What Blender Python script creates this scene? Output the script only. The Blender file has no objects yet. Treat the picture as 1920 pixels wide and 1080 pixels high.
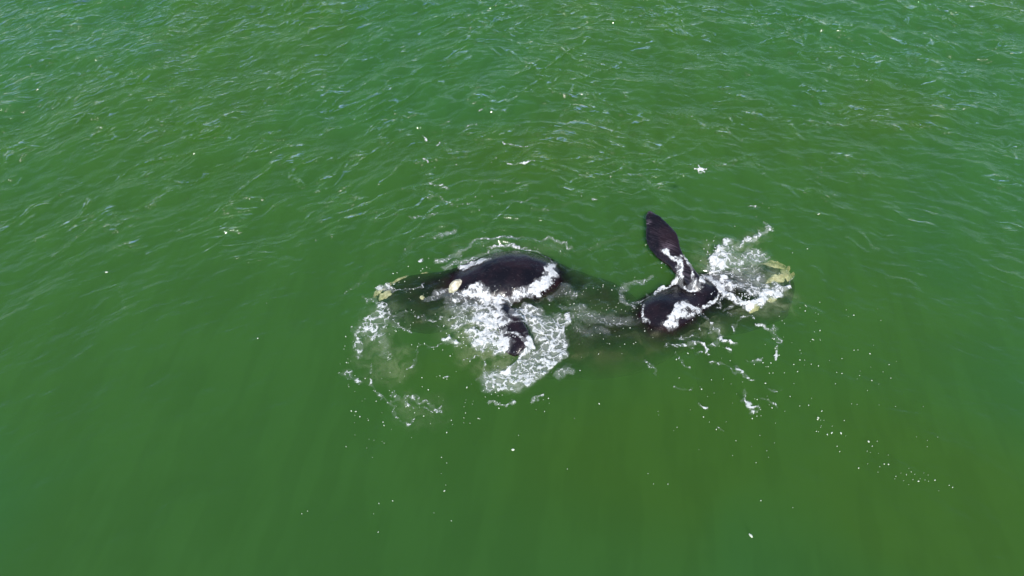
import bpy, bmesh, math, random
import numpy as np
from mathutils import Vector, Matrix, noise as mnoise
from mathutils.bvhtree import BVHTree

scene = bpy.context.scene
C = scene.collection
rad = math.radians

# ------------------------------------------------------------------ camera
FPX = 1423.0                     # focal length in pixels of a 1920 px wide frame
CAM = Vector((0.0, -20.3, 24.2))
DEP = rad(50.0)
cam_d = bpy.data.cameras.new('camera')
cam_d.sensor_width = 36.0
cam_d.lens = 36.0 * FPX / 1920.0
cam_d.clip_end = 6000
cam = bpy.data.objects.new('camera', cam_d)
C.objects.link(cam)
cam.location = CAM
cam.rotation_euler = (math.pi / 2 - DEP, 0, 0)
scene.camera = cam

# ------------------------------------------------------------------ world, sun, exposure
SUN_EL, SUN_DIR = rad(46.0), Vector((-0.16, -1.0, 0)).normalized()
world = bpy.data.worlds.new('World')
scene.world = world
world.use_nodes = True
wn = world.node_tree.nodes
wn.clear()
sky = wn.new('ShaderNodeTexSky')
sky.sky_type = 'NISHITA'
sky.sun_disc = False
sky.sun_elevation = SUN_EL
sky.dust_density = 0.6
sky.air_density = 1.1
sky.ozone_density = 4.0
sky.sun_rotation = math.atan2(SUN_DIR.x, SUN_DIR.y)
bg = wn.new('ShaderNodeBackground')
bg.inputs['Strength'].default_value = 0.15
wo = wn.new('ShaderNodeOutputWorld')
world.node_tree.links.new(sky.outputs[0], bg.inputs['Color'])
world.node_tree.links.new(bg.outputs[0], wo.inputs['Surface'])
sun_d = bpy.data.lights.new('sun', 'SUN')
sun_d.energy = 5.0
sun_d.angle = rad(0.5)
sun_d.color = (1.0, 0.96, 0.90)
sun = bpy.data.objects.new('sun', sun_d)
C.objects.link(sun)
sv = Vector((SUN_DIR.x * math.cos(SUN_EL), SUN_DIR.y * math.cos(SUN_EL), math.sin(SUN_EL)))
sun.rotation_euler = sv.to_track_quat('Z', 'Y').to_euler()
sun.location = (0, 0, 60)

scene.view_settings.view_transform = 'Standard'
scene.view_settings.look = 'None'
scene.view_settings.exposure = 0.0
scene.view_settings.gamma = 1.0
scene.view_settings.use_curve_mapping = False
scene.render.engine = 'CYCLES'
cy = scene.cycles
cy.max_bounces = 10
cy.volume_bounces = 4
cy.transparent_max_bounces = 16
cy.caustics_reflective = False
cy.caustics_refractive = False
cy.use_denoising = True
cy.sample_clamp_indirect = 4.0


# ------------------------------------------------------------------ helpers
def W(px, py, z=0.0):
    """point of the level z seen at a pixel of the 1920x1080 photograph"""
    d = Vector(((px - 960) / FPX, -(py - 540) / FPX, -1.0))
    s, c = math.sin(DEP), math.cos(DEP)
    # camera axes: right x, up (0, s, c), forward (0, c, -s)
    v = Vector((d.x, d.y * s + c, d.y * c - s))
    t = (z - CAM.z) / v.z
    return CAM + v * t


def tag(o, label=None, cat=None, group=None, kind=None):
    for k, v in (('label', label), ('category', cat), ('group', group), ('kind', kind)):
        if v:
            o[k] = v
    return o


def mesh_obj(name, verts, faces, mat, parent=None, smooth=True):
    me = bpy.data.meshes.new(name)
    me.from_pydata([tuple(v) for v in verts], [], faces)
    me.update()
    if smooth:
        me.polygons.foreach_set('use_smooth', [True] * len(me.polygons))
    me.materials.append(mat)
    o = bpy.data.objects.new(name, me)
    C.objects.link(o)
    if parent is not None:
        o.parent = parent
    return o


def np_mesh(name, co, quads, mat, tris=None):
    """fast mesh from numpy arrays"""
    me = bpy.data.meshes.new(name)
    nq = len(quads)
    nt = 0 if tris is None else len(tris)
    me.vertices.add(len(co))
    me.vertices.foreach_set('co', co.astype(np.float32).ravel())
    loops = quads.ravel()
    if nt:
        loops = np.concatenate([loops, tris.ravel()])
    me.loops.add(len(loops))
    me.loops.foreach_set('vertex_index', loops.astype(np.int32))
    me.polygons.add(nq + nt)
    starts = np.arange(nq) * 4
    if nt:
        starts = np.concatenate([starts, nq * 4 + np.arange(nt) * 3])
    me.polygons.foreach_set('loop_start', starts.astype(np.int32))
    me.polygons.foreach_set('use_smooth', np.ones(nq + nt, dtype=bool))
    me.update(calc_edges=True)
    me.materials.append(mat)
    o = bpy.data.objects.new(name, me)
    C.objects.link(o)
    return o


class NT:
    """small node-tree writer"""
    def __init__(self, name):
        self.m = bpy.data.materials.new(name)
        self.m.use_nodes = True
        self.t = self.m.node_tree
        self.t.nodes.clear()
        self.out = self.t.nodes.new('ShaderNodeOutputMaterial')

    def n(self, kind, **kw):
        nd = self.t.nodes.new(kind)
        ins = kw.pop('ins', {})
        for k, v in kw.items():
            setattr(nd, k, v)
        for k, v in ins.items():
            if isinstance(v, bpy.types.NodeSocket):
                self.t.links.new(v, nd.inputs[k])
            else:
                nd.inputs[k].default_value = v
        return nd

    def math(self, op, a, b=0.0, c=None, clamp=False):
        ins = {0: a, 1: b}
        if c is not None:
            ins[2] = c
        return self.n('ShaderNodeMath', operation=op, use_clamp=clamp, ins=ins).outputs[0]

    def mapr(self, v, a, b, c=0.0, d=1.0, smooth=True):
        return self.n('ShaderNodeMapRange', interpolation_type='SMOOTHSTEP' if smooth else 'LINEAR',
                      ins={'Value': v, 'From Min': a, 'From Max': b, 'To Min': c, 'To Max': d}).outputs[0]

    def mix(self, f, a, b):
        nd = self.n('ShaderNodeMix', data_type='RGBA')
        for s, v in ((0, f), (6, a), (7, b)):
            if isinstance(v, bpy.types.NodeSocket):
                self.t.links.new(v, nd.inputs[s])
            else:
                nd.inputs[s].default_value = v
        return nd.outputs[2]

    def noise(self, vec, scale, detail=3.0, rough=0.5, dist=0.0):
        return self.n('ShaderNodeTexNoise', ins={'Vector': vec, 'Scale': scale, 'Detail': detail,
                                                 'Roughness': rough, 'Distortion': dist})

    def pos(self, scale=(1, 1, 1), rot=(0, 0, 0)):
        g = self.n('ShaderNodeNewGeometry')
        a = self.n('ShaderNodeMapping', ins={'Vector': g.outputs['Position'], 'Rotation': rot}).outputs[0]
        return self.n('ShaderNodeMapping', ins={'Vector': a, 'Scale': scale}).outputs[0]

    def link(self, a, b):
        self.t.links.new(a, b)


# ------------------------------------------------------------------ materials
def water_material():
    k = NT('green_sea_water')
    # fine wind ripples; the crests and swell themselves are in the mesh
    rv = k.n('ShaderNodeAttribute', attribute_name='ripple').outputs['Vector']
    n1 = k.noise(rv, 1.5, 4.0, 0.56, 0.2).outputs[0]
    att = k.n('ShaderNodeAttribute', attribute_name='rough').outputs['Fac']
    h = k.math('MULTIPLY', n1, att)
    bump = k.n('ShaderNodeBump', ins={'Strength': 1.0, 'Distance': 0.15, 'Height': h}).outputs[0]
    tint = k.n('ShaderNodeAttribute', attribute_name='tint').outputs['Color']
    # the surface does not bend light here, so light leaving and light entering are reflected alike
    bf = k.n('ShaderNodeNewGeometry').outputs['Backfacing']
    ior = k.math('MULTIPLY_ADD', bf, 0.75 - 1.333, 1.333)
    fr = k.n('ShaderNodeFresnel', ins={'IOR': ior, 'Normal': bump}).outputs[0]
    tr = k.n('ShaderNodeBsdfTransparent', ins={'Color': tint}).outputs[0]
    gl = k.n('ShaderNodeBsdfGlossy', ins={'Roughness': 0.06, 'Normal': bump, 'Color': (1, 1, 1, 1)}).outputs[0]
    mx = k.n('ShaderNodeMixShader', ins={0: fr, 1: tr, 2: gl}).outputs[0]
    k.link(mx, k.out.inputs['Surface'])
    sc = k.n('ShaderNodeVolumeScatter', ins={'Color': (0.232, 0.565, 0.188, 1), 'Density': 0.44, 'Anisotropy': 0.0}).outputs[0]
    ab = k.n('ShaderNodeVolumeAbsorption', ins={'Color': (0.24, 0.46, 0.0, 1), 'Density': 0.53}).outputs[0]
    k.link(k.n('ShaderNodeAddShader', ins={0: sc, 1: ab}).outputs[0], k.out.inputs['Volume'])
    return k.m


def whale_material(name, pale=False):
    k = NT(name)
    p = k.pos()
    n1 = k.noise(p, 0.9, 4.0, 0.6, 0.3).outputs[0]
    n2 = k.noise(p, 9.0, 5.0, 0.7).outputs[0]
    col = k.mix(k.mapr(n1, 0.38, 0.68), (0.0050, 0.0030, 0.0034, 1), (0.0180, 0.0085, 0.0095, 1))
    # scuffs and scratches
    ps = k.pos((1.0, 7.0, 3.0), (0, 0, rad(35)))
    ns = k.noise(ps, 1.6, 5.0, 0.7, 0.8).outputs[0]
    scr = k.math('MULTIPLY', k.mapr(ns, 0.60, 0.72), k.mapr(n2, 0.40, 0.66))
    col = k.mix(k.math('MULTIPLY', scr, 0.55), col, (0.12, 0.10, 0.105, 1))
    sp = k.mapr(k.noise(p, 16.0, 2.0, 0.6).outputs[0], 0.68, 0.75)
    col = k.mix(k.math('MULTIPLY', sp, 0.5), col, (0.16, 0.13, 0.14, 1))
    su = k.n('ShaderNodeAttribute', attribute_name='scuff').outputs['Fac']
    col = k.mix(k.math('MULTIPLY', su, k.mapr(k.noise(ps, 2.4, 5.0, 0.75, 0.5).outputs[0], 0.45, 0.62)), col, (0.22, 0.17, 0.21, 1))
    if pale:
        a = k.n('ShaderNodeAttribute', attribute_name='pale').outputs['Fac']
        a = k.math('MULTIPLY', a, k.mapr(n1, 0.35, 0.65))
        a = k.math('MULTIPLY', a, k.mapr(k.n('ShaderNodeSeparateXYZ', ins={0: p}).outputs[2], -0.9, -0.4, 1.0, 0.0))
        col = k.mix(a, col, (0.20, 0.17, 0.16, 1))
    b = k.n('ShaderNodeBump', ins={'Strength': 0.35, 'Distance': 0.05,
            'Height': k.math('ADD', n1, k.math('MULTIPLY', n2, 0.35))}).outputs[0]
    n3 = k.noise(k.pos((1.0, 1.6, 1.0), (0, 0, rad(-20))), 3.2, 4.0, 0.6, 0.4).outputs[0]
    cb = k.n('ShaderNodeBump', ins={'Strength': 0.7, 'Distance': 0.07, 'Height': n3}).outputs[0]
    # skin below the water line has next to no gloss: water and wet skin bend light alike
    zz = k.n('ShaderNodeSeparateXYZ', ins={0: p}).outputs[2]
    wet = k.mapr(zz, -0.06, 0.04, 0.03, 0.32)
    bs = k.n('ShaderNodeBsdfPrincipled', ins={'Base Color': col, 'Roughness': k.mapr(n2, 0.3, 0.7, 0.14, 0.32),
             'Normal': b, 'IOR': 1.38, 'Specular IOR Level': wet, 'Coat Weight': k.mapr(zz, 0.0, 0.08, 0.0, 0.7), 'Coat Roughness': 0.03, 'Coat Normal': cb}).outputs[0]
    k.link(bs, k.out.inputs['Surface'])
    return k.m


def simple_material(name, c1, c2, scale, rough=0.7, bump=0.3, bd=0.05):
    k = NT(name)
    n1 = k.noise(k.pos(), scale, 4.0, 0.65, 0.4).outputs[0]
    col = k.mix(k.mapr(n1, 0.35, 0.65), (*c1, 1), (*c2, 1))
    b = k.n('ShaderNodeBump', ins={'Strength': bump, 'Distance': bd, 'Height': n1}).outputs[0]
    k.link(k.n('ShaderNodeBsdfPrincipled', ins={'Base Color': col, 'Roughness': rough, 'Normal': b}).outputs[0],
           k.out.inputs['Surface'])
    return k.m


def foam_material(name, veil=0.35, stretch=(1, 1, 1), rot=0.0, cells=3.2):
    """broken sea foam: the mesh carries how much foam lies there ('density'); cells and threads break it up"""
    k = NT(name)
    dn = k.n('ShaderNodeAttribute', attribute_name='foam_cover').outputs['Fac']
    g = k.n('ShaderNodeNewGeometry').outputs['Position']
    g = k.n('ShaderNodeVectorMath', operation='MULTIPLY', ins={0: g, 1: (1, 1, 0)}).outputs[0]
    wz = k.noise(g, 2.0, 4.0, 0.6)
    off = k.n('ShaderNodeVectorMath', operation='SUBTRACT', ins={0: wz.outputs['Color'], 1: (0.5, 0.5, 0.5)}).outputs[0]
    off = k.n('ShaderNodeVectorMath', operation='MULTIPLY', ins={0: off, 1: (0.75, 0.75, 0.0)}).outputs[0]
    p = k.n('ShaderNodeVectorMath', operation='ADD', ins={0: g, 1: off}).outputs[0]
    p = k.n('ShaderNodeMapping', ins={'Vector': p, 'Rotation': (0, 0, rot), 'Scale': stretch}).outputs[0]
    v1 = k.n('ShaderNodeTexVoronoi', feature='DISTANCE_TO_EDGE', ins={'Vector': p, 'Scale': cells}).outputs['Distance']
    v2 = k.n('ShaderNodeTexVoronoi', feature='DISTANCE_TO_EDGE', ins={'Vector': p, 'Scale': cells * 2.3}).outputs['Distance']
    e1 = k.math('SUBTRACT', 1.0, k.math('MULTIPLY', v1, 3.4), clamp=True)
    e2 = k.math('SUBTRACT', 1.0, k.math('MULTIPLY', v2, 3.0), clamp=True)
    nf = k.noise(p, 7.0, 4.0, 0.7, 0.5).outputs[0]
    nf2 = k.noise(p, 13.0, 3.0, 0.7, 0.8).outputs[0]
    nl = k.noise(g, 1.3, 3.0, 0.6).outputs[0]
    pat = k.math('ADD', k.math('MULTIPLY', e1, 0.48), k.math('MULTIPLY', e2, 0.24))
    pat = k.math('ADD', pat, k.math('MULTIPLY', k.mapr(nf, 0.25, 0.75, smooth=False), 0.36))
    pat = k.math('ADD', pat, k.math('MULTIPLY', k.math('SUBTRACT', nl, 0.5), 0.5))
    d = k.math('SUBTRACT', k.math('ADD', k.math('MULTIPLY', dn, 0.76), pat), 1.12)
    a = k.math('MULTIPLY', k.mapr(d, -0.06, 0.22), k.mapr(nf2, 0.30, 0.58, 0.68, 1.0))
    ve = k.math('MULTIPLY', k.mapr(dn, 0.12, 0.75), veil)
    ve = k.math('MULTIPLY', ve, k.mapr(nf, 0.2, 0.7, 0.3, 1.0))
    a = k.math('MAXIMUM', a, ve)
    a = k.math('MULTIPLY', a, k.mapr(dn, 0.02, 0.10))
    b = k.n('ShaderNodeBump', ins={'Strength': 0.8, 'Distance': 0.06, 'Height': pat}).outputs[0]
    di = k.n('ShaderNodeBsdfDiffuse', ins={'Color': (0.88, 0.89, 0.89, 1), 'Normal': b}).outputs[0]
    tl = k.n('ShaderNodeBsdfTranslucent', ins={'Color': (0.80, 0.84, 0.82, 1), 'Normal': b}).outputs[0]
    mx0 = k.n('ShaderNodeMixShader', ins={0: 0.25, 1: di, 2: tl}).outputs[0]
    tr = k.n('ShaderNodeBsdfTransparent').outputs[0]
    k.link(k.n('ShaderNodeMixShader', ins={0: a, 1: tr, 2: mx0}).outputs[0], k.out.inputs['Surface'])
    return k.m


def bubble_material():
    """a cloud of fine bubbles carried below the surface"""
    k = NT('bubble_cloud')
    dn = k.n('ShaderNodeAttribute', attribute_name='foam_cover').outputs['Fac']
    nf = k.noise(k.pos(), 1.7, 5.0, 0.65, 0.8).outputs[0]
    a = k.math('MULTIPLY', k.math('MULTIPLY', dn, 0.55), k.mapr(nf, 0.36, 0.68, 0.05, 1.0))
    di = k.n('ShaderNodeBsdfDiffuse', ins={'Color': (0.78, 0.80, 0.78, 1)}).outputs[0]
    tr = k.n('ShaderNodeBsdfTransparent').outputs[0]
    k.link(k.n('ShaderNodeMixShader', ins={0: a, 1: tr, 2: di}).outputs[0], k.out.inputs['Surface'])
    return k.m


M_WATER = water_material()
M_SKIN1 = whale_material('whale_skin_dark')
M_SKIN2 = whale_material('whale_skin_blazed', True)
M_CALL = simple_material('callosity', (0.76, 0.71, 0.55), (0.46, 0.40, 0.28), 7.0, 0.8, 0.9, 0.06)
M_FOAM = foam_material('white_foam', veil=0.28)
M_LACE = foam_material('lacy_foam', veil=0.12, cells=2.8)
M_BUB = bubble_material()

# ------------------------------------------------------------------ the sea surface
DX, N = 0.07, 1024
X0, Y0 = -35.8, -18.0


def spectrum(seed, ang, spread, lam_p, lam_min, rms):
    """height field of wind waves travelling towards ang, with its sideways (choppy) shifts"""
    rng = np.random.default_rng(seed)
    kf = np.fft.fftfreq(N, DX) * 2 * np.pi
    KX, KY = np.meshgrid(kf, kf)
    K = np.hypot(KX, KY)
    K[0, 0] = 1e-6
    th = np.arctan2(KY, KX) - ang
    kp = 2 * np.pi / lam_p
    P = np.exp(-1.25 * (kp / K) ** 2) / K ** 3.3 * np.exp(-(K * lam_min / (2 * np.pi)) ** 2)
    D = np.abs(np.cos(th / 2)) ** (2 * spread)
    A = np.sqrt(P * D)
    A[0, 0] = 0
    F = A * (rng.standard_normal((N, N)) + 1j * rng.standard_normal((N, N)))
    h = np.fft.ifft2(F)
    s = rms / np.std(h.real)
    dx = np.fft.ifft2(F * (-1j * KX / K)).real * s
    dy = np.fft.ifft2(F * (-1j * KY / K)).real * s
    return h.real * s, dx, dy


def smooth01(x):
    x = np.clip(x, 0, 1)
    return x * x * (3 - 2 * x)


def fbm(x, y, s, seed, octv=3):
    """cheap smooth numpy noise in 0..1"""
    out = np.zeros_like(x); amp, tot = 1.0, 0.0
    for o in range(octv):
        rng = np.random.default_rng(seed + o)
        g = rng.random((97, 97))
        u = x * s * 2 ** o + 500.3; v = y * s * 2 ** o + 500.7
        iu, iv = np.floor(u).astype(int), np.floor(v).astype(int)
        fu, fv = smooth01(u - iu), smooth01(v - iv)
        a, b, c, d = g[iv % 97, iu % 97], g[iv % 97, (iu + 1) % 97], g[(iv + 1) % 97, iu % 97], g[(iv + 1) % 97, (iu + 1) % 97]
        out += amp * ((a * (1 - fu) + b * fu) * (1 - fv) + (c * (1 - fu) + d * fu) * fv)
        tot += amp; amp *= 0.5
    return out / tot


gx = X0 + np.arange(N) * DX
gy = Y0 + np.arange(N) * DX
GX, GY = np.meshgrid(gx, gy)
ha, dxa, dya = spectrum(3, rad(-58), 5, 5.0, 0.35, 0.080)     # left of the view
hb, dxb, dyb = spectrum(8, rad(-104), 5, 4.5, 0.35, 0.075)      # right of the view
wgt = smooth01((GX + 6) / 20)
hh = ha * (1 - wgt) + hb * wgt
dxx = dxa * (1 - wgt) + dxb * wgt
dyy = dya * (1 - wgt) + dyb * wgt
cw = W(950, 520)
# calmer round the whales and towards the near side
rr = np.hypot((GX - 3.0) / 13.0, (GY - 0.5) / 6.5)
calm = 0.50 + 0.50 * smooth01((rr - 0.55) / 1.2)
calm *= 0.28 + 0.72 * smooth01((GY + 9) / 24)
calm *= 1 - 0.35 * np.exp(-((GX - 15) / 8) ** 2 - ((GY - 6) / 6) ** 2)
hh *= calm
dxx *= calm
dyy *= calm


def crest_field(ang, su, sv, width, seed):
    """short steep crests running along ang"""
    c, s_ = math.cos(ang), math.sin(ang)
    u, v = GX * c + GY * s_, -GX * s_ + GY * c
    u, v = u + 2.2 * (fbm(GX, GY, 0.35, seed + 5, 2) - 0.5), v + 2.2 * (fbm(GX, GY, 0.35, seed + 7, 2) - 0.5)
    n = fbm(u * su, v * sv, 1.0, seed, 3)
    r = smooth01(1 - np.abs(n - 0.5) / width)
    return r


gust = smooth01((fbm(GX, GY * 1.5, 0.20, 301, 4) - 0.49) / 0.12)
gust2 = smooth01((fbm(GX, GY * 1.3, 0.42, 311, 4) - 0.50) / 0.12)
corner = 1 + 1.3 * np.exp(-((GX + 24) / 12) ** 2 - ((GY - 20) / 9) ** 2)
cl_ = crest_field(rad(36), 0.22, 0.72, 0.048, 321) * gust * 0.115 + crest_field(rad(30), 0.4, 1.2, 0.06, 331) * gust2 * 0.060
cr_ = crest_field(rad(-22), 0.24, 0.75, 0.048, 341) * gust * 0.105 + crest_field(rad(-8), 0.4, 1.2, 0.06, 351) * gust2 * 0.060
crest = (cl_ * (1 - wgt) + cr_ * wgt) * calm * np.minimum(corner, 1.5) * smooth01((GY + 5) / 12) * (1 + 0.5 * smooth01((GY - 12) / 9))
hh += crest * 0.55
dyy += crest * 0.6                     # crests lean away from the wind: gentle near side, steep far side
# rings pushed out by the bodies


def rings(cx, cy, rx, ry, lam, amp, reach, a0=None, aw=1.2):
    r = np.hypot((GX - cx) / rx, (GY - cy) / ry)
    d = (r - 1) * (rx + ry) / 2
    env = np.where(d > 0, np.exp(-d / reach), np.exp(d / 0.3))
    wob = np.sin(GX * 1.3 + GY * 0.9) * 0.35 + np.sin(GX * 0.55 - GY * 1.7) * 0.3
    f = amp * np.cos(2 * np.pi * d / lam + wob) * env
    if a0 is not None:
        an = np.arctan2(GY - cy, GX - cx)
        dd = np.abs((an - a0 + np.pi) % (2 * np.pi) - np.pi)
        f *= np.exp(-(dd / aw) ** 2)
    return f


c1, c2 = W(955, 515), W(1270, 560)
hh0 = hh.copy()
hh += rings(c1.x, c1.y, 2.6, 2.0, 0.85, 0.060, 2.6, rad(80), 1.3)
hh += rings(c2.x, c2.y, 2.6, 1.9, 0.8, 0.050, 2.6, rad(70), 1.3)
c4 = W(1040, 340)
hh += rings(c4.x, c4.y, 3.4, 3.0, 0.8, 0.040, 2.8, rad(100), 2.4)
c5 = W(830, 470)
hh += rings(c5.x, c5.y, 1.5, 1.5, 0.7, 0.040, 1.8, rad(130), 1.5)
ring_f = hh - hh0
hh += 0.030 * spectrum(21, rad(90), 0, 1.2, 0.25, 1.0)[0] * np.exp(-rr ** 2 / 0.7)
c3 = W(1230, 420)
hh += rings(c3.x, c3.y, 0.9, 0.9, 0.8, 0.03, 1.6)


def sample(field, x, y):
    fx = np.clip((np.asarray(x) - X0) / DX, 0, N - 1.001)
    fy = np.clip((np.asarray(y) - Y0) / DX, 0, N - 1.001)
    ix, iy = fx.astype(int), fy.astype(int)
    tx, ty = fx - ix, fy - iy
    return (field[iy, ix] * (1 - tx) * (1 - ty) + field[iy, ix + 1] * tx * (1 - ty)
            + field[iy + 1, ix] * (1 - tx) * ty + field[iy + 1, ix + 1] * tx * ty)


def water_z(x, y):
    return sample(hh, x, y)


def build_water():
    # regular in view, widening steps out to the horizon
    def axis(lo, hi, step, far):
        core = np.arange(lo, hi, step)
        g, a, s = [], hi, step
        while a < far:
            a += s
            s *= 1.45
            g.append(a)
        b, a, s = [], lo, step
        while a > -far:
            a -= s
            s *= 1.45
            b.append(a)
        return np.concatenate([b[::-1], core, g])
    xs = axis(-34, 34, DX, 3500)
    ys = axis(-14, 25.5, DX, 3500)
    nx, ny = len(xs), len(ys)
    VX, VY = np.meshgrid(xs, ys)
    out = np.maximum(np.maximum(np.abs(VX) - 34, np.maximum(VY - 25.5, -14 - VY)), 0)
    f = np.exp(-out / 4)
    chop = 0.5
    co = np.stack([VX + chop * f * sample(dxx, VX, VY), VY + chop * f * sample(dyy, VX, VY),
                   f * sample(hh, VX, VY)], -1).reshape(-1, 3)
    idx = np.arange(nx * ny).reshape(ny, nx)
    q = np.stack([idx[:-1, :-1], idx[:-1, 1:], idx[1:, 1:], idx[1:, :-1]], -1).reshape(-1, 4)
    ring = np.concatenate([idx[0, :], idx[1:, -1], idx[-1, -2::-1], idx[-2:0:-1, 0]])
    n0 = nx * ny
    m = len(ring)
    low = co[ring].copy()
    low[:, 2] = -14
    co = np.concatenate([co, low, [[0, 0, -14]]])
    j = np.arange(m)
    j2 = (j + 1) % m
    side = np.stack([ring[j], n0 + j, n0 + j2, ring[j2]], -1)
    tri = np.stack([n0 + j, np.full(m, n0 + m), n0 + j2], -1)
    o = np_mesh('water', co, np.concatenate([q, side]), M_WATER, tri)
    rg = np.ones(len(co), dtype=np.float32)
    c = sample(calm, VX, VY).ravel()
    rg[:n0] = np.clip(c * 1.1, 0.10, 1.0) * sample(corner, VX, VY).ravel() + 4.8 * np.clip(sample(crest, VX, VY).ravel() / 0.10, 0, 1.4) * f.ravel() + 0.6 * np.clip(sample(ring_f, VX, VY).ravel() / 0.04, 0, 1.2)
    at = o.data.attributes.new('rough', 'FLOAT', 'POINT')
    at.data.foreach_set('value', rg)
    sl = np.zeros(len(co), dtype=np.float32)
    for px, py, rx, ry, am in ((1330, 850, 8, 3, 0.75), (1800, 1000, 6, 3, 0.8), (1600, 230, 6, 4, 0.45), (1000, 290, 4, 2.5, 0.45),
                               (1250, 250, 4, 2, 0.25), (820, 690, 3, 1.5, 0.35), (1500, 620, 8, 4, 0.25), (500, 250, 10, 5, 0.15)):
        w = W(px, py)
        sl += am * np.exp(-((co[:, 0] - w.x) / rx) ** 2 - ((co[:, 1] - w.y) / ry) ** 2)
    # suspended silt and plankton: broad patches of a browner water; over them, faint light shafts painted into the tint
    x_, y_ = co[:, 0], co[:, 1]
    nearby = np.exp(-(np.maximum(np.hypot(x_, y_) - 60, 0) / 30) ** 2)
    film = np.clip(sl + 0.45 * smooth01((fbm(x_, y_, 0.09, 401, 3) - 0.45) / 0.2) * nearby, 0, 1)[:, None]
    c_, s_ = math.cos(rad(-6)), math.sin(rad(-6))      # bearing of the light shafts, painted as long streaks in the tint
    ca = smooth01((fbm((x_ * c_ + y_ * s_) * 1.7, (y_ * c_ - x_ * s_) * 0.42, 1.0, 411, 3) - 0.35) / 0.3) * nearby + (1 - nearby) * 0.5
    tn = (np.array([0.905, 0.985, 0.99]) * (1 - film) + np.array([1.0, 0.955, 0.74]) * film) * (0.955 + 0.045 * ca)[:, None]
    # coordinates drawn out along the crests, whose bearing swings from left to right
    th = rad(9) - rad(23) * np.tanh(x_ / 16) - 0.35 * np.exp(-((x_ - 2) / 9) ** 2) * np.tanh((x_ - 2) / 5)
    wu = x_ + 1.5 * (fbm(x_, y_, 0.3, 421, 2) - 0.5) * nearby
    wv = y_ + 1.5 * (fbm(x_, y_, 0.3, 431, 2) - 0.5) * nearby
    rp = np.stack([0.5 * (wu * np.cos(th) + wv * np.sin(th)), 1.9 * (wv * np.cos(th) - wu * np.sin(th)), 0 * x_], 1)
    at = o.data.attributes.new('ripple', 'FLOAT_VECTOR', 'POINT')
    at.data.foreach_set('vector', rp.astype(np.float32).ravel())
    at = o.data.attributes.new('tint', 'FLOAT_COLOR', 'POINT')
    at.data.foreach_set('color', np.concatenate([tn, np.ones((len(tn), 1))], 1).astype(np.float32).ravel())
    o['kind'] = 'structure'
    return o


water = build_water()


# ------------------------------------------------------------------ whales
def loft(sections, seg=40, power=2.0):
    """closed skin over (centre, side vector, up vector) sections"""
    vs, fs = [], []
    for c, s, u in sections:
        for i in range(seg):
            a = 2 * math.pi * i / seg
            ca, sa = math.cos(a), math.sin(a)
            ca = math.copysign(abs(ca) ** (2 / power), ca)
            sa = math.copysign(abs(sa) ** (2 / power), sa)
            vs.append(c + s * ca + u * sa)
    n = len(sections)
    for j in range(n - 1):
        for i in range(seg):
            i2 = (i + 1) % seg
            fs.append((j * seg + i, j * seg + i2, (j + 1) * seg + i2, (j + 1) * seg + i))
    vs.append(sections[0][0]); vs.append(sections[-1][0])
    a, b = len(vs) - 2, len(vs) - 1
    for i in range(seg):
        i2 = (i + 1) % seg
        fs.append((a, i2, i))
        fs.append((b, (n - 1) * seg + i, (n - 1) * seg + i2))
    return vs, fs


def catmull(rows, n):
    """smooth interpolation through rows of numbers"""
    r = np.array(rows, float)
    t = np.concatenate([[0], np.cumsum(np.linalg.norm(np.diff(r[:, :3], axis=0), axis=1) ** 0.5)])
    ts = np.linspace(0, t[-1], n)
    out = np.zeros((n, r.shape[1]))
    m = np.gradient(r, t, axis=0)
    for q, tt in enumerate(ts):
        i = min(max(np.searchsorted(t, tt) - 1, 0), len(r) - 2)
        h = t[i + 1] - t[i]
        s = (tt - t[i]) / h
        out[q] = ((2 * s**3 - 3 * s**2 + 1) * r[i] + (s**3 - 2 * s**2 + s) * h * m[i]
                  + (-2 * s**3 + 3 * s**2) * r[i + 1] + (s**3 - s**2) * h * m[i + 1])
    return out


def body_loft(rows, n=90, power=2.0, roll=0.0):
    """rows: x, y, z, half width, half height"""
    r = catmull(rows, n)
    secs = []
    for i in range(n):
        c = Vector(r[i, :3])
        d = Vector(r[min(i + 1, n - 1), :3]) - Vector(r[max(i - 1, 0), :3])
        d.normalize()
        side = d.cross(Vector((0, 0, 1))).normalized()
        up = side.cross(d).normalized()
        if roll:
            R = Matrix.Rotation(roll, 3, d)
            side, up = R @ side, R @ up
        secs.append((c, side * max(r[i, 3], 0.02), up * max(r[i, 4], 0.02)))
    return loft(secs, power=power)


def flipper_loft(rows, n=40, tilt=Vector((0, 0, 1))):
    """rows: x, y, z, half chord, half thickness; the blade's flat side faces tilt"""
    r = catmull(rows, n)
    secs = []
    for i in range(n):
        c = Vector(r[i, :3])
        d = (Vector(r[min(i + 1, n - 1), :3]) - Vector(r[max(i - 1, 0), :3])).normalized()
        s = d.cross(tilt).normalized()
        u = s.cross(d).normalized()
        secs.append((c, s * max(r[i, 3], 0.02), u * max(r[i, 4], 0.012)))
    return loft(secs, seg=28)


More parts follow.
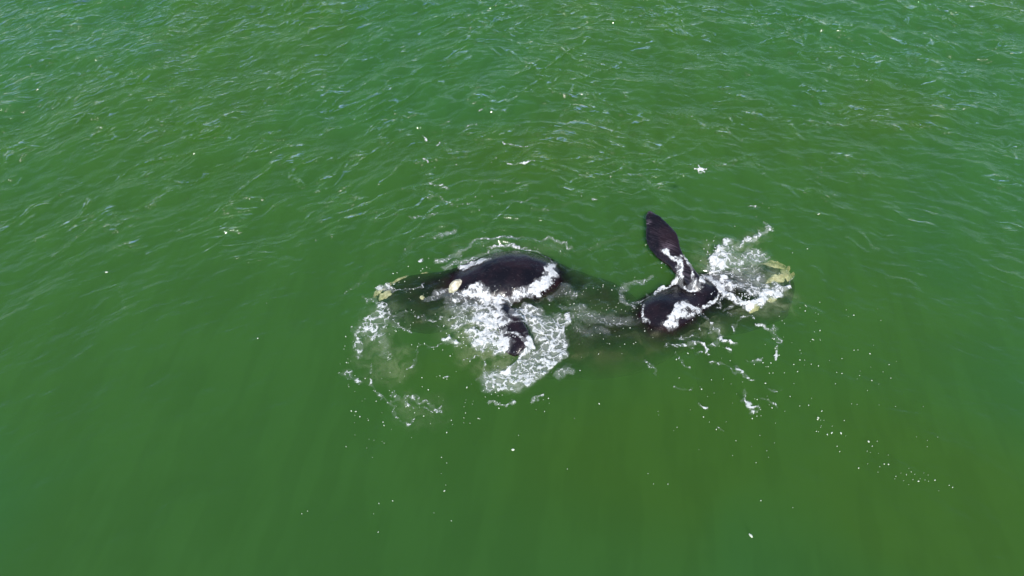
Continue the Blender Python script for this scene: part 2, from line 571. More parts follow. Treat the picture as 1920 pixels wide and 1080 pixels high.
def fuse(name, pieces, mat, voxel=0.055):
    vs, fs = [], []
    for v, f in pieces:
        o = len(vs)
        vs += list(v)
        fs += [tuple(o + k for k in q) for q in f]
    me = bpy.data.meshes.new(name)
    me.from_pydata([tuple(v) for v in vs], [], fs)
    bm = bmesh.new(); bm.from_mesh(me)
    bmesh.ops.recalc_face_normals(bm, faces=bm.faces)
    bm.to_mesh(me); bm.free()
    tmp = bpy.data.objects.new(name, me)
    C.objects.link(tmp)
    md = tmp.modifiers.new('r', 'REMESH'); md.mode = 'VOXEL'; md.voxel_size = voxel
    sm = tmp.modifiers.new('s', 'SMOOTH'); sm.factor = 0.5; sm.iterations = 9
    dg = bpy.context.evaluated_depsgraph_get()
    me2 = bpy.data.meshes.new_from_object(tmp.evaluated_get(dg))
    bpy.data.objects.remove(tmp)
    # slight living unevenness of the skin
    n = len(me2.vertices)
    co = np.empty(n * 3, dtype=np.float32); me2.vertices.foreach_get('co', co)
    no = np.empty(n * 3, dtype=np.float32); me2.vertex_normals.foreach_get('vector', no)
    co = co.reshape(-1, 3)
    am = np.array([mnoise.noise(q) * 0.05 for q in map(Vector, co * 0.9)]) \
        + np.array([mnoise.noise(q) * 0.014 for q in map(Vector, co * 2.6)])
    co = co + no.reshape(-1, 3) * am[:, None]
    me2.vertices.foreach_set('co', co.astype(np.float32).ravel())
    me2.update()
    me2.polygons.foreach_set('use_smooth', [True] * len(me2.polygons))
    me2.materials.clear(); me2.materials.append(mat)
    me2.name = name
    o = bpy.data.objects.new(name, me2)
    C.objects.link(o)
    return o


def S(px, py, z, a, b):
    """section centred below (or above) the sea-level spot seen at a pixel"""
    p = W(px, py)
    return (p.x, p.y, z, a, b)


def P(px, py, z, a, b):
    """section whose centre itself is at that pixel at height z"""
    p = W(px, py, z)
    return (p.x, p.y, z, a, b)


def flukes(tip, d, span=2.2):
    side = d.cross(Vector((0, 0, 1))).normalized()
    out = []
    for sg in (-1, 1):
        rows = []
        for t, ch in ((0, 0.55), (0.35, 0.62), (0.7, 0.42), (1, 0.06)):
            c = tip + side * sg * span * t + d * (0.15 + 0.55 * t * t)
            rows.append((c.x, c.y, c.z, ch, 0.09 * (1 - t) + 0.02))
        out.append(flipper_loft(rows, 20))
    return out


# left whale: swims to the left, back and flank out of the water
rows = [S(705, 546, -0.82, 0.10, 0.10), S(713, 545, -0.80, 0.45, 0.40), S(740, 544, -0.84, 1.15, 0.56), S(790, 541, -0.96, 1.52, 0.80),
        S(850, 530, -1.06, 1.38, 1.08), S(895, 524, -1.03, 1.62, 1.33), S(945, 516, -0.93, 1.74, 1.49),
        S(992, 513, -1.00, 1.70, 1.47), S(1035, 517, -1.38, 1.58, 1.42), S(1085, 526, -1.62, 1.50, 1.32),
        S(1150, 543, -1.52, 1.28, 1.12), S(1220, 555, -2.3, 0.75, 0.8), S(1290, 560, -3.4, 0.38, 0.48),
        S(1330, 562, -3.5, 0.16, 0.30)]
ridge = [S(706, 541, -0.62, 0.10, 0.08), S(716, 539, -0.52, 0.24, 0.20), S(760, 533, -0.52, 0.30, 0.24),
         S(810, 527, -0.62, 0.42, 0.34), S(860, 524, -0.75, 0.6, 0.5), S(900, 522, -0.8, 0.5, 0.5)]
e1, e2 = Vector(rows[-2][:3]), Vector(rows[-1][:3])
fl1 = flipper_loft([P(915, 560, -0.75, 0.45, 0.30), P(938, 582, -0.15, 0.42, 0.24), P(956, 606, 0.10, 0.50, 0.19),
                    P(966, 632, 0.13, 0.60, 0.15), P(966, 652, 0.10, 0.50, 0.11), P(970, 668, 0.0, 0.14, 0.05)],
                   tilt=Vector((-0.35, -0.1, 1)).normalized())
fl1b = flipper_loft([S(900, 470, -1.3, 0.5, 0.3), S(915, 440, -2.0, 0.55, 0.2), S(935, 405, -2.6, 0.6, 0.15), S(950, 385, -2.9, 0.2, 0.06)])
whale1 = fuse('whale', [body_loft(rows), body_loft(ridge, 40), fl1, fl1b] + flukes(e2, (e2 - e1).normalized()), M_SKIN1)
tag(whale1, 'left whale, dark, broad smooth back out of the water, white patch by the eye', 'whale',
    'whales rolling at the surface')

# right whale: rolled on its side, head to the right, one flipper held up
rows = [S(1502, 518, -1.10, 0.14, 0.12), S(1494, 516, -1.08, 0.80, 0.36), S(1470, 515, -1.00, 1.40, 0.60),
        S(1435, 522, -1.04, 1.54, 0.72), S(1390, 532, -1.10, 1.60, 0.98), S(1345, 538, -1.12, 1.62, 1.20),
        S(1300, 556, -1.20, 1.58, 1.32), S(1245, 582, -0.98, 1.42, 1.30), S(1197, 594, -1.48, 1.45, 1.28),
        S(1140, 606, -1.46, 1.50, 1.24), S(1080, 616, -1.52, 1.30, 1.08), S(1010, 622, -1.95, 0.9, 0.85), S(940, 635, -3.5, 0.5, 0.6),
        S(890, 645, -3.9, 0.2, 0.32)]
e1, e2 = Vector(rows[-2][:3]), Vector(rows[-1][:3])
fl2 = flipper_loft([P(1325, 560, -0.45, 0.62, 0.45), P(1304, 535, 0.12, 0.42, 0.30), P(1284, 508, 0.38, 0.38, 0.22), P(1266, 487, 0.50, 0.42, 0.17),
                    P(1251, 468, 0.60, 0.60, 0.15), P(1241, 449, 0.70, 0.69, 0.13), P(1233, 430, 0.78, 0.57, 0.11), P(1226, 415, 0.84, 0.40, 0.09),
                    P(1220, 404, 0.88, 0.24, 0.07), P(1218, 398, 0.89, 0.13, 0.05), P(1217, 395, 0.89, 0.05, 0.03)],
                   tilt=Vector((-0.22, -0.45, 1)).normalized())
fl2b = flipper_loft([S(1330, 590, -1.6, 0.5, 0.3), S(1345, 610, -2.3, 0.55, 0.2), S(1360, 640, -2.9, 0.6, 0.15), S(1365, 660, -3.2, 0.2, 0.06)])
whale2 = fuse('whale', [body_loft(rows), fl2, fl2b] + flukes(e2, (e2 - e1).normalized()), M_SKIN2)
tag(whale2, 'dark whale on the right rolled over with one paddle flipper raised above the water', 'whale',
    'whales rolling at the surface')
pc = [W(1190, 660, -1.2), W(1130, 675, -1.5), W(1240, 645, -1.0)]
pv = np.zeros(len(whale2.data.vertices), dtype=np.float32)
for i, v in enumerate(whale2.data.vertices):
    pv[i] = min(0.4, 0.4 * sum(math.exp(-((v.co.x - q.x) ** 2 / 1.0 + (v.co.y - q.y) ** 2 / 0.35)) for q in pc))
sp2 = np.zeros(len(pv), dtype=np.float32)
for (px, py, z, r_, am) in ((1214, 417, 0.86, 0.13, 0.9), (1219, 400, 0.88, 0.18, 0.4), (1232, 440, 0.75, 0.55, 0.10), (1252, 468, 0.6, 0.3, 0.6), (1282, 510, 0.4, 0.4, 0.4)):
    q = W(px, py, z)
    for i, v in enumerate(whale2.data.vertices):
        if v.co.z > 0.3:
            sp2[i] = max(sp2[i], am * math.exp(-((v.co - q).length / r_) ** 2))
whale2.data.attributes.new('scuff', 'FLOAT', 'POINT').data.foreach_set('value', sp2)
whale2.data.attributes.new('pale', 'FLOAT', 'POINT').data.foreach_set('value', pv)


def bvh_of(o):
    bm = bmesh.new(); bm.from_mesh(o.data)
    t = BVHTree.FromBMesh(bm); bm.free()
    return t


BV1, BV2 = bvh_of(whale1), bvh_of(whale2)


def height_map(o):
    """top of a body on the sea grid"""
    n = len(o.data.vertices)
    co = np.empty(n * 3, dtype=np.float32); o.data.vertices.foreach_get('co', co); co = co.reshape(-1, 3)
    m = np.full((N, N), -9.0)
    ix = np.round((co[:, 0] - X0) / DX).astype(int); iy = np.round((co[:, 1] - Y0) / DX).astype(int)
    np.maximum.at(m, (iy, ix), co[:, 2])
    for _ in range(2):
        c = [np.roll(m, s_, a_) for a_ in (0, 1) for s_ in (1, -1)]
        m = np.where(m < -8, np.maximum.reduce(c), m)
    return m


HM1, HM2 = height_map(whale1), height_map(whale2)


def callosity(px, py, whale, bv, la, lb, ang=0.0, hgt=0.10, seed=0, rag=1.0):
    """a rough pale growth sitting on the skin where the photograph shows it"""
    d = (W(px, py) - CAM).normalized()
    hit, nor, _, _ = bv.ray_cast(CAM, d)
    if hit is None:
        hit, nor, _, _ = bv.find_nearest(W(px, py, -0.5))
    z = (nor.normalized() * 0.5 + Vector((0, 0, 1))).normalized()
    x = Vector((math.cos(ang), math.sin(ang), 0)); x = (x - z * x.dot(z)).normalized()
    y = z.cross(x)
    nr, ns = 9, 30
    vs, fs = [], []
    for i in range(nr + 1):
        r = i / nr
        for j in range(ns):
            a = 2 * math.pi * j / ns
            e = 1 + rag * 0.55 * mnoise.noise(Vector((math.cos(a) * 1.1, math.sin(a) * 1.1, seed * 3.7))) \
                + rag * 0.35 * mnoise.noise(Vector((math.cos(a) * 3, math.sin(a) * 3, seed * 1.3 + 9)))
            q = hit + x * (la * r * e * math.cos(a)) + y * (lb * r * e * math.sin(a))
            h2, n2, _, _ = bv.ray_cast(q + z * 1.0, -z, 2.5)
            if h2 is not None:
                q = h2
            top = hgt * (1 - r ** 3) * (0.8 + 0.45 * mnoise.noise(q * 6 + Vector((seed, 0, 0)))) - 0.03 * (r > 0.95)
            vs.append(q + z * top)
    for i in range(nr):
        for j in range(ns):
            j2 = (j + 1) % ns
            if i == 0:
                fs.append((0, ns + j, ns + j2))
            else:
                fs.append((i * ns + j, (i + 1) * ns + j, (i + 1) * ns + j2, i * ns + j2))
    return mesh_obj('callosity', vs, fs, M_CALL, whale)


k1 = [(713, 545, 0.32, 0.24, 0.9, 0.14), (722, 553, 0.30, 0.20, 0.1, 0.12), (730, 521, 0.40, 0.17, 0.50, 0.12), (752, 513, 0.26, 0.13, 0.4, 0.08),
      (796, 492, 0.17, 0.13, 0.3, 0.08), (853, 535, 0.38, 0.24, 0.85, 0.16), (791, 558, 0.12, 0.10, 0.0, 0.06)]
for i, (px, py, la, lb, an, hg) in enumerate(k1):
    callosity(px, py, whale1, BV1, la, lb, an, hg, i, 0.35 if px == 853 else 1.0)
k2 = [(1458, 484, 0.54, 0.40, -0.3, 0.16), (1480, 511, 0.50, 0.28, 1.0, 0.16), (1458, 521, 0.54, 0.24, 0.50, 0.14),
      (1412, 577, 0.34, 0.18, 0.35, 0.080), (1446, 562, 0.22, 0.12, 0.5, 0.1)]
for i, (px, py, la, lb, an, hg) in enumerate(k2):
    callosity(px, py, whale2, BV2, la, lb, an, hg, i + 20)


# ------------------------------------------------------------------ foam
def foam_sheet(name, strokes, mat, label, step=0.045, lift=0.012, under=None, drape=(), warp=0.28, thick=1.0):
    """strokes: ([(px, py), ...], half width px, density); laid on the sea, thick where dense"""
    pts = [W(x, y) for s in strokes for x, y in s[0]]
    pad = 1.4
    xs = np.arange(min(p.x for p in pts) - pad, max(p.x for p in pts) + pad, step)
    ys = np.arange(min(p.y for p in pts) - pad, max(p.y for p in pts) + pad, step)
    VX, VY = np.meshgrid(xs, ys)
    wx = VX + warp * ((fbm(VX, VY, 1.6, 11) - 0.5) * 2 + (fbm(VX, VY, 6.0, 13) - 0.5) * 0.9)
    wy = VY + warp * ((fbm(VX, VY, 1.6, 57) - 0.5) * 2 + (fbm(VX, VY, 6.0, 59) - 0.5) * 0.9)
    den = np.zeros_like(VX)
    for line, hw, d in strokes:
        q = [W(x, y) for x, y in line]
        r = hw / 45.0
        best = np.full_like(VX, 1e9)
        if len(q) == 1:
            best = np.hypot(wx - q[0].x, wy - q[0].y)
        for a, b in zip(q[:-1], q[1:]):
            abx, aby = b.x - a.x, b.y - a.y
            L = abx * abx + aby * aby + 1e-9
            t = np.clip(((wx - a.x) * abx + (wy - a.y) * aby) / L, 0, 1)
            best = np.minimum(best, np.hypot(wx - a.x - t * abx, wy - a.y - t * aby))
        f = d * (1 - smooth01((best - r * 0.38) / (r * 1.35)))
        den = np.maximum(den, f)
    den *= np.clip(0.45 + 1.1 * fbm(VX, VY, 1.3, 91, 4), 0.4, 1.2)
    # thickness of the churned water, with lumps
    lump = fbm(VX, VY, 3.4, 5, 4)
    if under is None:
        z = np.maximum(water_z(VX, VY), -0.4) + lift
        z = z + thick * smooth01((den - 0.55) / 0.45) * (0.03 + 0.17 * smooth01((lump - 0.3) / 0.5))
    else:
        z = under - 0.12 * lump * np.ones_like(VX)
    keep = den > 0.02
    for hm in drape:
        hz = sample(hm, VX, VY)
        up = (hz > -0.4) & (hz + 0.02 > z)
        z = np.where(up, hz + 0.02 + 0.05 * lump * den, z)
    idx = np.arange(VX.size).reshape(VX.shape)
    q = np.stack([idx[:-1, :-1], idx[:-1, 1:], idx[1:, 1:], idx[1:, :-1]], -1).reshape(-1, 4)
    kf = keep.ravel()
    q = q[kf[q].any(1)]
    used = np.unique(q)
    rm = np.zeros(VX.size, int); rm[used] = np.arange(len(used))
    co = np.stack([VX.ravel(), VY.ravel(), z.ravel()], -1)[used]
    o = np_mesh(name, co, rm[q], mat)
    o.data.attributes.new('foam_cover', 'FLOAT', 'POINT').data.foreach_set('value', den.ravel()[used].astype(np.float32))
    tag(o, label, 'foam', kind='stuff')
    return o


L1 = [  # round the left whale
    ([(866, 500), (890, 497), (917, 494)], 8, 0.95), ([(872, 507), (900, 500)], 4, 0.8),
    ([(838, 478), (862, 474), (884, 458), (905, 449), (940, 446), (975, 442)], 4, 0.66),
    ([(975, 442), (1005, 447), (1035, 452), (1072, 468)], 3, 0.5),
    ([(812, 446), (835, 442), (855, 434)], 5, 0.66), ([(815, 488), (845, 482), (868, 474)], 5, 0.62),
    ([(922, 468), (945, 462), (970, 464), (1000, 474), (1022, 487), (1036, 502)], 3.4, 0.72),
    ([(948, 459), (985, 463)], 2.5, 0.6),
    ([(1032, 504), (1037, 518), (1027, 533), (1005, 546), (978, 555), (952, 561), (930, 565)], 8, 1.1),
    ([(858, 556), (890, 549), (915, 558), (930, 575)], 12, 1.1), ([(875, 572), (905, 580)], 14, 0.85),
    ([(925, 590), (945, 612), (920, 615), (900, 600)], 14, 1.15), ([(905, 637), (925, 636), (938, 648)], 15, 1.2),
    ([(885, 625), (890, 640), (905, 655)], 9, 0.8), ([(842, 555), (850, 575), (875, 600), (860, 610)], 10, 0.55),
    ([(830, 640), (845, 636), (858, 642)], 5, 0.85), ([(845, 628), (846, 640)], 3, 0.8),
    ([(968, 590), (985, 582), (1000, 595)], 12, 0.74), ([(1000, 600), (1020, 620), (1030, 650), (1015, 680), (990, 700), (950, 712), (925, 712)], 24, 0.66),
    ([(1000, 600), (1040, 600), (1055, 640)], 14, 0.62), ([(1060, 590), (1060, 635), (1052, 670), (1030, 700), (1000, 719), (940, 730), (912, 722)], 4, 0.8),
    ([(985, 640), (990, 660), (980, 680), (950, 692)], 5, 0.85), ([(1000, 700), (1028, 690), (1045, 660), (1048, 625)], 10, 0.74), ([(925, 712), (960, 716), (1000, 708)], 9, 0.74), ([(920, 700), (925, 722), (960, 727)], 8, 0.75),
    ([(942, 628), (960, 632), (975, 642), (985, 655)], 3, 0.85), ([(950, 600), (965, 612), (985, 612)], 2.5, 0.7),
    ([(1050, 705), (1065, 690)], 7, 0.5), ([(925, 757), (950, 755), (962, 750)], 2.5, 0.8), ([(990, 747), (1008, 746)], 2, 0.7),
    ([(1035, 560), (1060, 540), (1080, 550)], 8, 0.42), ([(800, 560), (830, 548), (850, 560)], 8, 0.45),
    ([(744, 544), (770, 540), (800, 530)], 1.8, 0.66), ([(830, 500), (850, 490), (900, 480), (940, 474)], 7, 0.46),
    ([(715, 540), (735, 535), (742, 545)], 5, 0.6)]
L2 = [  # trailing from the left whale's head
    ([(690, 562), (705, 564), (730, 572)], 5, 0.64), ([(728, 574), (735, 590), (725, 604)], 7, 0.58), ([(722, 580), (712, 600), (696, 612), (684, 628)], 14, 0.56),
    ([(684, 600), (672, 622), (660, 640), (668, 665)], 9, 0.55), ([(700, 625), (714, 640), (718, 670)], 10, 0.50), ([(676, 610), (700, 590), (720, 578)], 4, 0.66),
    ([(745, 590), (765, 582)], 4, 0.5), ([(735, 610), (765, 615)], 5, 0.5), ([(775, 587), (815, 591), (870, 592)], 2.5, 0.55),
    ([(808, 605), (823, 606)], 2, 0.6), ([(656, 620), (655, 640)], 4, 0.5),
    ([(695, 715), (700, 738), (706, 752), (722, 756), (735, 768), (748, 779)], 3, 0.74), ([(732, 728), (742, 748), (728, 752)], 3, 0.7),
    ([(750, 752), (765, 744), (790, 745), (806, 755), (826, 762)], 3.4, 0.60), ([(762, 759), (770, 760)], 3, 1.1), ([(784, 762), (806, 766)], 3, 0.6),
    ([(750, 788), (768, 790)], 3, 0.66), ([(650, 705), (668, 716)], 5, 0.56), ([(772, 690), (778, 672), (790, 652)], 3, 0.55),
    ([(795, 652), (830, 648), (870, 645)], 3, 0.5), ([(820, 703), (830, 700)], 3, 0.5), ([(868, 668), (890, 672)], 2, 0.66),
    ([(690, 690), (695, 700)], 3, 0.5), ([(900, 700), (892, 712)], 4, 0.55), ([(905, 670), (915, 676), (910, 690)], 4, 0.6)]
R1 = [  # round the right whale
    ([(1334, 505), (1375, 470), (1390, 462)], 8, 0.66), ([(1336, 512), (1380, 490), (1410, 478)], 8, 0.62), ([(1338, 518), (1385, 510), (1425, 505)], 8, 0.58),
    ([(1342, 526), (1385, 535), (1430, 535)], 8, 0.62), ([(1340, 515), (1352, 522), (1365, 535)], 10, 0.85),
    ([(1331, 505), (1338, 485), (1352, 470), (1366, 456)], 9, 1.15), ([(1345, 505), (1362, 485)], 12, 0.95),
    ([(1395, 466), (1400, 455), (1414, 452), (1424, 436), (1440, 430)], 5, 0.78), ([(1430, 422), (1445, 430), (1450, 436)], 3, 0.66),
    ([(1410, 455), (1400, 445)], 5, 0.6), ([(1378, 485), (1400, 500), (1430, 480)], 13, 0.52),
    ([(1375, 510), (1390, 530), (1420, 520)], 13, 0.55), ([(1331, 522), (1347, 542), (1370, 558), (1390, 567), (1412, 572), (1432, 560)], 8, 1.15),
    ([(1432, 560), (1455, 550), (1482, 538)], 6, 0.8), ([(1410, 545), (1430, 550), (1455, 542)], 10, 0.72),
    ([(1484, 538), (1488, 520)], 1.5, 0.6), ([(1243, 489), (1256, 497), (1262, 506)], 5.5, 1.1), ([(1262, 506), (1268, 525), (1262, 536)], 5, 0.85),
    ([(1262, 536), (1245, 545), (1226, 556)], 3, 0.9), ([(1272, 502), (1287, 512), (1292, 530), (1296, 545)], 4, 0.6),
    ([(1270, 530), (1278, 545), (1295, 553), (1312, 550), (1325, 535), (1331, 520)], 3, 0.85), ([(1305, 545), (1292, 548)], 5, 0.55),
    ([(1255, 610), (1268, 600), (1276, 585), (1292, 578), (1310, 586)], 7, 1.1), ([(1275, 598), (1295, 595)], 8, 0.9),
    ([(1310, 587), (1328, 578), (1340, 565), (1343, 548)], 3, 0.85), ([(1205, 572), (1204, 592), (1212, 606)], 2, 0.7),
    ([(1344, 580), (1350, 560), (1358, 550)], 2.5, 0.7), ([(1352, 585), (1375, 575)], 4, 0.55),
    ([(1165, 540), (1168, 565), (1185, 575)], 5, 0.46), ([(1170, 537), (1200, 530), (1225, 520)], 5, 0.45), ([(1190, 565), (1207, 552)], 5, 0.5),
    ([(1070, 595), (1100, 590), (1140, 600), (1185, 600)], 14, 0.40), ([(1085, 612), (1130, 625)], 14, 0.38), ([(1050, 575), (1100, 575)], 8, 0.40)]
R2 = [  # torn lace on the near side of the right whale
    ([(1253, 652), (1262, 650), (1280, 642), (1300, 646), (1317, 648), (1326, 663)], 4, 0.74),
    ([(1254, 645), (1258, 657)], 3, 0.8), ([(1270, 632), (1290, 630), (1302, 626)], 2.6, 0.6),
    ([(1318, 597), (1330, 606), (1340, 618), (1348, 634), (1358, 642), (1382, 645)], 3.4, 0.76), ([(1330, 645), (1350, 628)], 3, 0.6),
    ([(1326, 620), (1330, 615)], 3, 0.7), ([(1265, 660), (1276, 672), (1286, 692), (1288, 700)], 2.6, 0.64),
    ([(1310, 664), (1316, 664)], 3, 0.7), ([(1340, 680), (1358, 684), (1376, 696), (1390, 706), (1408, 712)], 3, 0.70),
    ([(1384, 688), (1392, 704), (1402, 710)], 2.6, 0.72), ([(1378, 614), (1384, 600), (1404, 596), (1412, 602)], 3.4, 0.64),
    ([(1372, 614), (1378, 620)], 3, 0.7), ([(1420, 612), (1445, 615), (1452, 630), (1452, 645)], 3.6, 0.6),
    ([(1452, 655), (1446, 680)], 3.6, 0.64), ([(1400, 668), (1425, 678)], 3, 0.55), ([(1396, 730), (1402, 748)], 3.6, 0.64),
    ([(1400, 757), (1404, 776), (1418, 768)], 3.6, 0.64), ([(1430, 750), (1448, 752)], 3.6, 0.56), ([(1212, 682), (1222, 692)], 3, 0.58),
    ([(1318, 762), (1328, 764)], 3, 0.8), ([(1440, 722), (1455, 724)], 3, 0.6), ([(1336, 808), (1352, 813)], 2, 0.74),
    ([(1362, 652), (1366, 660)], 2.4, 0.7), ([(1275, 725), (1295, 728)], 3, 0.5), ([(1300, 608), (1312, 622)], 2, 0.6),
    ([(1210, 560), (1205, 575)], 2, 0.6), ([(1365, 590), (1378, 584)], 2.6, 0.66)]
T1 = [  # thin streaks left floating on the far side
    ([(760, 470), (800, 440), (850, 415), (900, 405)], 6, 0.30), ([(1000, 395), (1060, 385), (1110, 372)], 6, 0.30), ([(1080, 470), (1140, 455), (1190, 430)], 6, 0.30),
    ([(1165, 300), (1200, 330), (1230, 350)], 5, 0.28), ([(880, 335), (950, 345), (1010, 340)], 5, 0.30), ([(640, 560), (680, 520), (730, 490)], 6, 0.28),
    ([(898, 207), (912, 202), (924, 198)], 1.8, 0.62), ([(936, 205), (948, 208)], 1.6, 0.6), ([(793, 256), (796, 262)], 2.4, 0.72),
    ([(822, 272), (826, 265)], 2.4, 0.7), ([(870, 241), (895, 233)], 1.6, 0.66), ([(946, 301), (965, 309), (985, 311), (1001, 303)], 1.8, 0.7),
    ([(793, 300), (803, 306)], 2, 0.62), ([(946, 268), (975, 276), (1000, 270)], 1.8, 0.62), ([(808, 370), (820, 364), (830, 378)], 4, 0.6),
    ([(812, 345), (840, 352)], 4, 0.46), ([(800, 372), (850, 385), (900, 378)], 2.4, 0.52), ([(1110, 376), (1114, 378)], 3, 0.9),
    ([(1405, 386), (1425, 388)], 2, 0.66), ([(770, 405), (800, 412), (815, 400)], 4, 0.5), ([(960, 380), (1010, 370)], 2.4, 0.44),
    ([(826, 236), (842, 228)], 3, 0.5), ([(790, 492), (798, 488)], 3, 0.6)]
foam_sheet('sea_foam', L1, M_FOAM, 'thick white foam churned up round the left whale and its flipper', drape=(HM1,))
foam_sheet('sea_foam', L2, M_LACE, 'lacy foam trailing from the submerged head of the left whale', warp=0.40)
foam_sheet('sea_foam', R1, M_FOAM, 'white wash breaking over the head and chest of the right whale', drape=(HM2,), step=0.045)
foam_sheet('sea_foam', R2, M_LACE, 'torn lace of foam floating on the near side of the right whale', warp=0.34)
foam_sheet('sea_foam', T1, M_LACE, 'faint foam streaks drifting on the far side of the whales', warp=0.2)
U = [([(720, 580), (700, 620), (700, 660), (730, 680)], 34, 0.30), ([(870, 580), (900, 620), (930, 650)], 44, 0.55),
     ([(1000, 615), (1018, 650), (1000, 680), (950, 698)], 24, 0.50), ([(1350, 480), (1400, 480), (1430, 520), (1440, 545), (1380, 540)], 40, 0.55),
     ([(1400, 450), (1430, 430)], 18, 0.4), ([(1270, 600), (1300, 595), (1330, 600)], 24, 0.40), ([(1090, 600), (1180, 600)], 34, 0.12),
     ([(860, 455), (960, 445), (1050, 460)], 14, 0.15), ([(1040, 530), (1075, 545)], 20, 0.12), ([(760, 760), (810, 765)], 24, 0.2)]
foam_sheet('bubble_cloud', U, M_BUB, 'milky cloud of fine bubbles hanging just under the foam', step=0.12, under=-0.22)

# ------------------------------------------------------------------ foam flecks
rng = random.Random(4)


def flecks():
    vs, fs = [], []
    spots = []

    def cl(px, py, sx, sy, n, ang=0.0, smin=0.006, smax=0.024):
        for _ in range(int(n * 0.28)):
            u, v = rng.gauss(0, sx), rng.gauss(0, sy)
            x = px + u * math.cos(ang) - v * math.sin(ang)
            y = py + u * math.sin(ang) + v * math.cos(ang)
            spots.append((x, y, smin + (smax - smin) * rng.random() ** 2.5))
    cl(1690, 880, 60, 14, 80, 0.45); cl(1640, 858, 32, 12, 26, 0.4, 0.009, 0.034); cl(1700, 895, 40, 12, 26, 0.2, 0.009, 0.034)
    cl(1545, 795, 22, 9, 50, 0.9, 0.009, 0.034); cl(1580, 660, 40, 45, 70, 0.7); cl(1480, 700, 50, 50, 80, 0.3)
    cl(1390, 770, 60, 35, 70, 0.2); cl(1300, 720, 60, 40, 50); cl(1530, 640, 12, 8, 20, 0.4, 0.009, 0.03)
    cl(1450, 640, 10, 30, 50); cl(1510, 590, 25, 12, 30, 0.6); cl(700, 760, 35, 40, 90, 0.8); cl(780, 700, 70, 50, 70)
    cl(840, 770, 50, 30, 60, -0.4); cl(880, 720, 25, 30, 50); cl(660, 690, 18, 40, 60); cl(740, 620, 30, 25, 60)
    cl(700, 950, 12, 60, 16); cl(830, 940, 8, 80, 30); cl(850, 650, 40, 10, 50); cl(790, 590, 40, 14, 50)
    cl(820, 500, 40, 10, 70, -0.3); cl(760, 530, 25, 12, 40); cl(820, 545, 40, 10, 50); cl(1100, 600, 40, 22, 170, 0, 0.006, 0.02)
    cl(1180, 590, 35, 25, 120, 0, 0.006, 0.02); cl(1120, 560, 40, 20, 70); cl(1160, 640, 40, 14, 50); cl(1060, 560, 20, 20, 50)
    cl(1500, 300, 30, 12, 24, 0.5); cl(1610, 315, 30, 10, 12, 0.3); cl(1380, 255, 20, 8, 12); cl(1430, 420, 25, 15, 30)
    cl(970, 760, 40, 12, 40); cl(1000, 470, 40, 8, 40); cl(1420, 500, 30, 30, 60); cl(830, 290, 20, 15, 16); cl(930, 240, 60, 20, 22)
    cl(1050, 350, 60, 25, 22); cl(950, 310, 30, 12, 22); cl(860, 375, 40, 10, 22); cl(1350, 800, 90, 40, 50); cl(560, 620, 60, 60, 10)
    cl(1620, 700, 40, 40, 40); cl(1720, 820, 50, 40, 24)
    for _ in range(30):
        spots.append((rng.uniform(500, 1750), rng.uniform(420, 1050), 0.010 + 0.012 * rng.random()))
    spots.append((962, 843, 0.05)); spots.append((1408, 1004, 0.05)); spots.append((200, 511, 0.04))
    for x, y, s in spots:
        p = W(x, y)
        z = float(water_z(p.x, p.y)) + 0.01
        n = 7
        base = len(vs)
        sx, ang = s * rng.uniform(1.0, 1.9), rng.uniform(0, 3.14)
        for ringi, (rr_, zz) in enumerate(((1.0, -0.012), (0.7, 0.012))):
            for j in range(n):
                a = 2 * math.pi * j / n
                k = rr_ * rng.uniform(0.65, 1.2)
                u, v = sx * k * math.cos(a), s * k * math.sin(a)
                vs.append((p.x + u * math.cos(ang) - v * math.sin(ang), p.y + u * math.sin(ang) + v * math.cos(ang), z + zz))
        vs.append((p.x, p.y, z + 0.02))
        for j in range(n):
            j2 = (j + 1) % n
            fs.append((base + j, base + j2, base + n + j2, base + n + j))
            fs.append((base + n + j, base + n + j2, base + 2 * n))
    o = mesh_obj('foam_flecks', vs, fs, simple_material('foam_fleck', (0.66, 0.70, 0.60), (0.50, 0.55, 0.44), 9, 0.8, 0.1))
    tag(o, 'small loose flecks of foam scattered over the green water', 'foam flecks', kind='stuff')


flecks()


def spray():
    vs, fs = [], []
    for (px, py, sx, sy, n, hz) in ((905, 605, 26, 22, 160, 0.35), (925, 640, 18, 12, 120, 0.35), (890, 555, 22, 7, 80, 0.3), (1020, 535, 16, 8, 50, 0.2),
                                    (1345, 485, 12, 16, 100, 0.35), (1390, 562, 30, 7, 110, 0.3), (1285, 590, 16, 8, 60, 0.2), (1252, 496, 8, 6, 40, 0.25),
                                    (985, 690, 30, 14, 60, 0.15), (885, 498, 20, 4, 40, 0.2)):
        for _ in range(n):
            p = W(rng.gauss(px, sx), rng.gauss(py, sy))
            c = Vector((p.x, p.y, 0.12 + hz * rng.random() ** 2))
            r = 0.010 + 0.016 * rng.random()
            b = len(vs)
            for d in ((1, 0, 0), (0, 1, 0), (-1, 0, 0), (0, -1, 0), (0, 0, 1.3), (0, 0, -1)):
                vs.append(c + Vector(d) * r)
            for j in range(4):
                fs.append((b + j, b + (j + 1) % 4, b + 4)); fs.append((b + (j + 1) % 4, b + j, b + 5))
    o = mesh_obj('spray_droplets', vs, fs, simple_material('spray', (0.82, 0.84, 0.84), (0.8, 0.82, 0.82), 9, 0.3, 0.0))
    tag(o, 'spray drops thrown up over the thickest white foam', 'spray', kind='stuff')


spray()


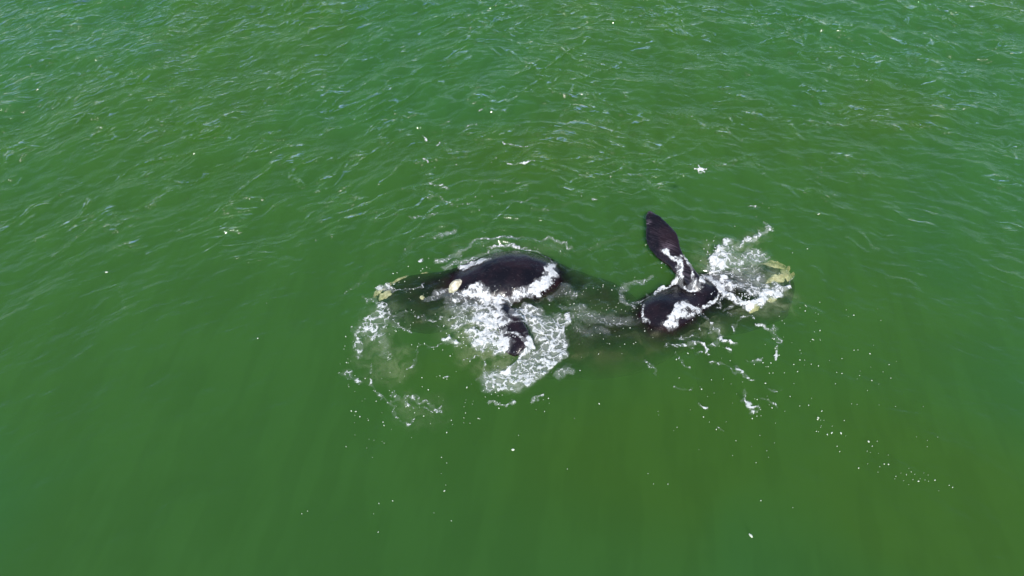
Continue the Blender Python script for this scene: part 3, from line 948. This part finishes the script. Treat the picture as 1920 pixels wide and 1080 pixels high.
# ------------------------------------------------------------------ drone
def build_drone():
    mw = simple_material('drone_white_plastic', (0.82, 0.82, 0.82), (0.78, 0.78, 0.78), 4, 0.35, 0.0)
    md = simple_material('drone_dark_plastic', (0.03, 0.03, 0.03), (0.05, 0.05, 0.05), 6, 0.4, 0.0)
    mb = simple_material('drone_blade_plastic', (0.10, 0.11, 0.10), (0.14, 0.15, 0.14), 6, 0.4, 0.0)
    z = 6.0
    root = bpy.data.objects.new('drone', None)
    C.objects.link(root)
    root.location = W(1313.5, 317.5, z)
    root.scale = (0.95, 0.95, 0.95)
    tag(root, 'small white four-armed camera drone hovering over the green water beyond the raised flipper', 'drone')
    # body: rounded hull
    secs = []
    for t, a, b, zz in ((-0.115, 0.02, 0.012, 0), (-0.10, 0.045, 0.028, 0.002), (-0.05, 0.062, 0.038, 0.006), (0.0, 0.068, 0.042, 0.01),
                        (0.05, 0.062, 0.038, 0.006), (0.10, 0.045, 0.026, 0.002), (0.115, 0.02, 0.012, 0)):
        secs.append((Vector((t, 0, zz)), Vector((0, a, 0)), Vector((0, 0, b))))
    v, f = loft(secs, 20, 2.6)
    mesh_obj('body', v, f, mw, root)
    ends = [(-0.225, 0.02), (0.215, -0.005), (-0.045, 0.20), (0.125, -0.165)]
    for ex, ey in ends:
        d = Vector((ex, ey, 0)); n = Vector((-ey, ex, 0)).normalized()
        s = [(d * t + Vector((0, 0, 0.012)), n * w, Vector((0, 0, w * 0.8))) for t, w in ((0.15, 0.026), (0.5, 0.016), (1.0, 0.013))]
        v, f = loft(s, 12)
        arm = mesh_obj('arm', v, f, mw, root)
        s = [(d + Vector((0, 0, q)), Vector((w, 0, 0)), Vector((0, w, 0))) for q, w in ((-0.02, 0.012), (-0.01, 0.018), (0.03, 0.018), (0.042, 0.010))]
        v, f = loft(s, 16)
        mesh_obj('motor', v, f, mw, arm)
        ra = rng.uniform(0, 3.14)
        for sg in (-1, 1):
            dd = Vector((math.cos(ra), math.sin(ra), 0)) * sg
            nn = Vector((-dd.y, dd.x, 0.25)).normalized()
            s = [(d + Vector((0, 0, 0.048)) + dd * r, nn * w, nn.cross(dd) * 0.0012) for r, w in ((0.008, 0.004), (0.04, 0.009), (0.08, 0.007), (0.112, 0.003))]
            v, f = loft(s, 8)
            mesh_obj('propeller_blade', v, f, mb, arm)
    # landing skids
    for sg in (-1, 1):
        y = 0.065 * sg
        pts = [Vector((-0.05, y * 0.6, -0.02)), Vector((-0.07, y, -0.12)), Vector((0.07, y, -0.12)), Vector((0.05, y * 0.6, -0.02))]
        vs, fs = [], []
        for a, b in zip(pts[:-1], pts[1:]):
            d = (b - a).normalized(); s_ = d.cross(Vector((0.1, 1, 0.2))).normalized(); u_ = s_.cross(d)
            v, f = loft([(a, s_ * 0.006, u_ * 0.006), (b, s_ * 0.006, u_ * 0.006)], 8)
            o = len(vs); vs += v; fs += [tuple(o + k for k in q) for q in f]
        mesh_obj('landing_skid', vs, fs, mw, root)
    s = [(Vector((-0.075, -0.02, q)), Vector((w, 0, 0)), Vector((0, w, 0))) for q, w in ((-0.085, 0.012), (-0.08, 0.022), (-0.045, 0.022), (-0.03, 0.012))]
    v, f = loft(s, 14)
    c = mesh_obj('camera_unit', v, f, mw, root)
    s = [(Vector((-0.097 - q, -0.02, -0.062)), Vector((0, w, 0)), Vector((0, 0, w))) for q, w in ((0.0, 0.012), (0.008, 0.011))]
    v, f = loft(s, 14)
    mesh_obj('lens', v, f, md, c)


build_drone()
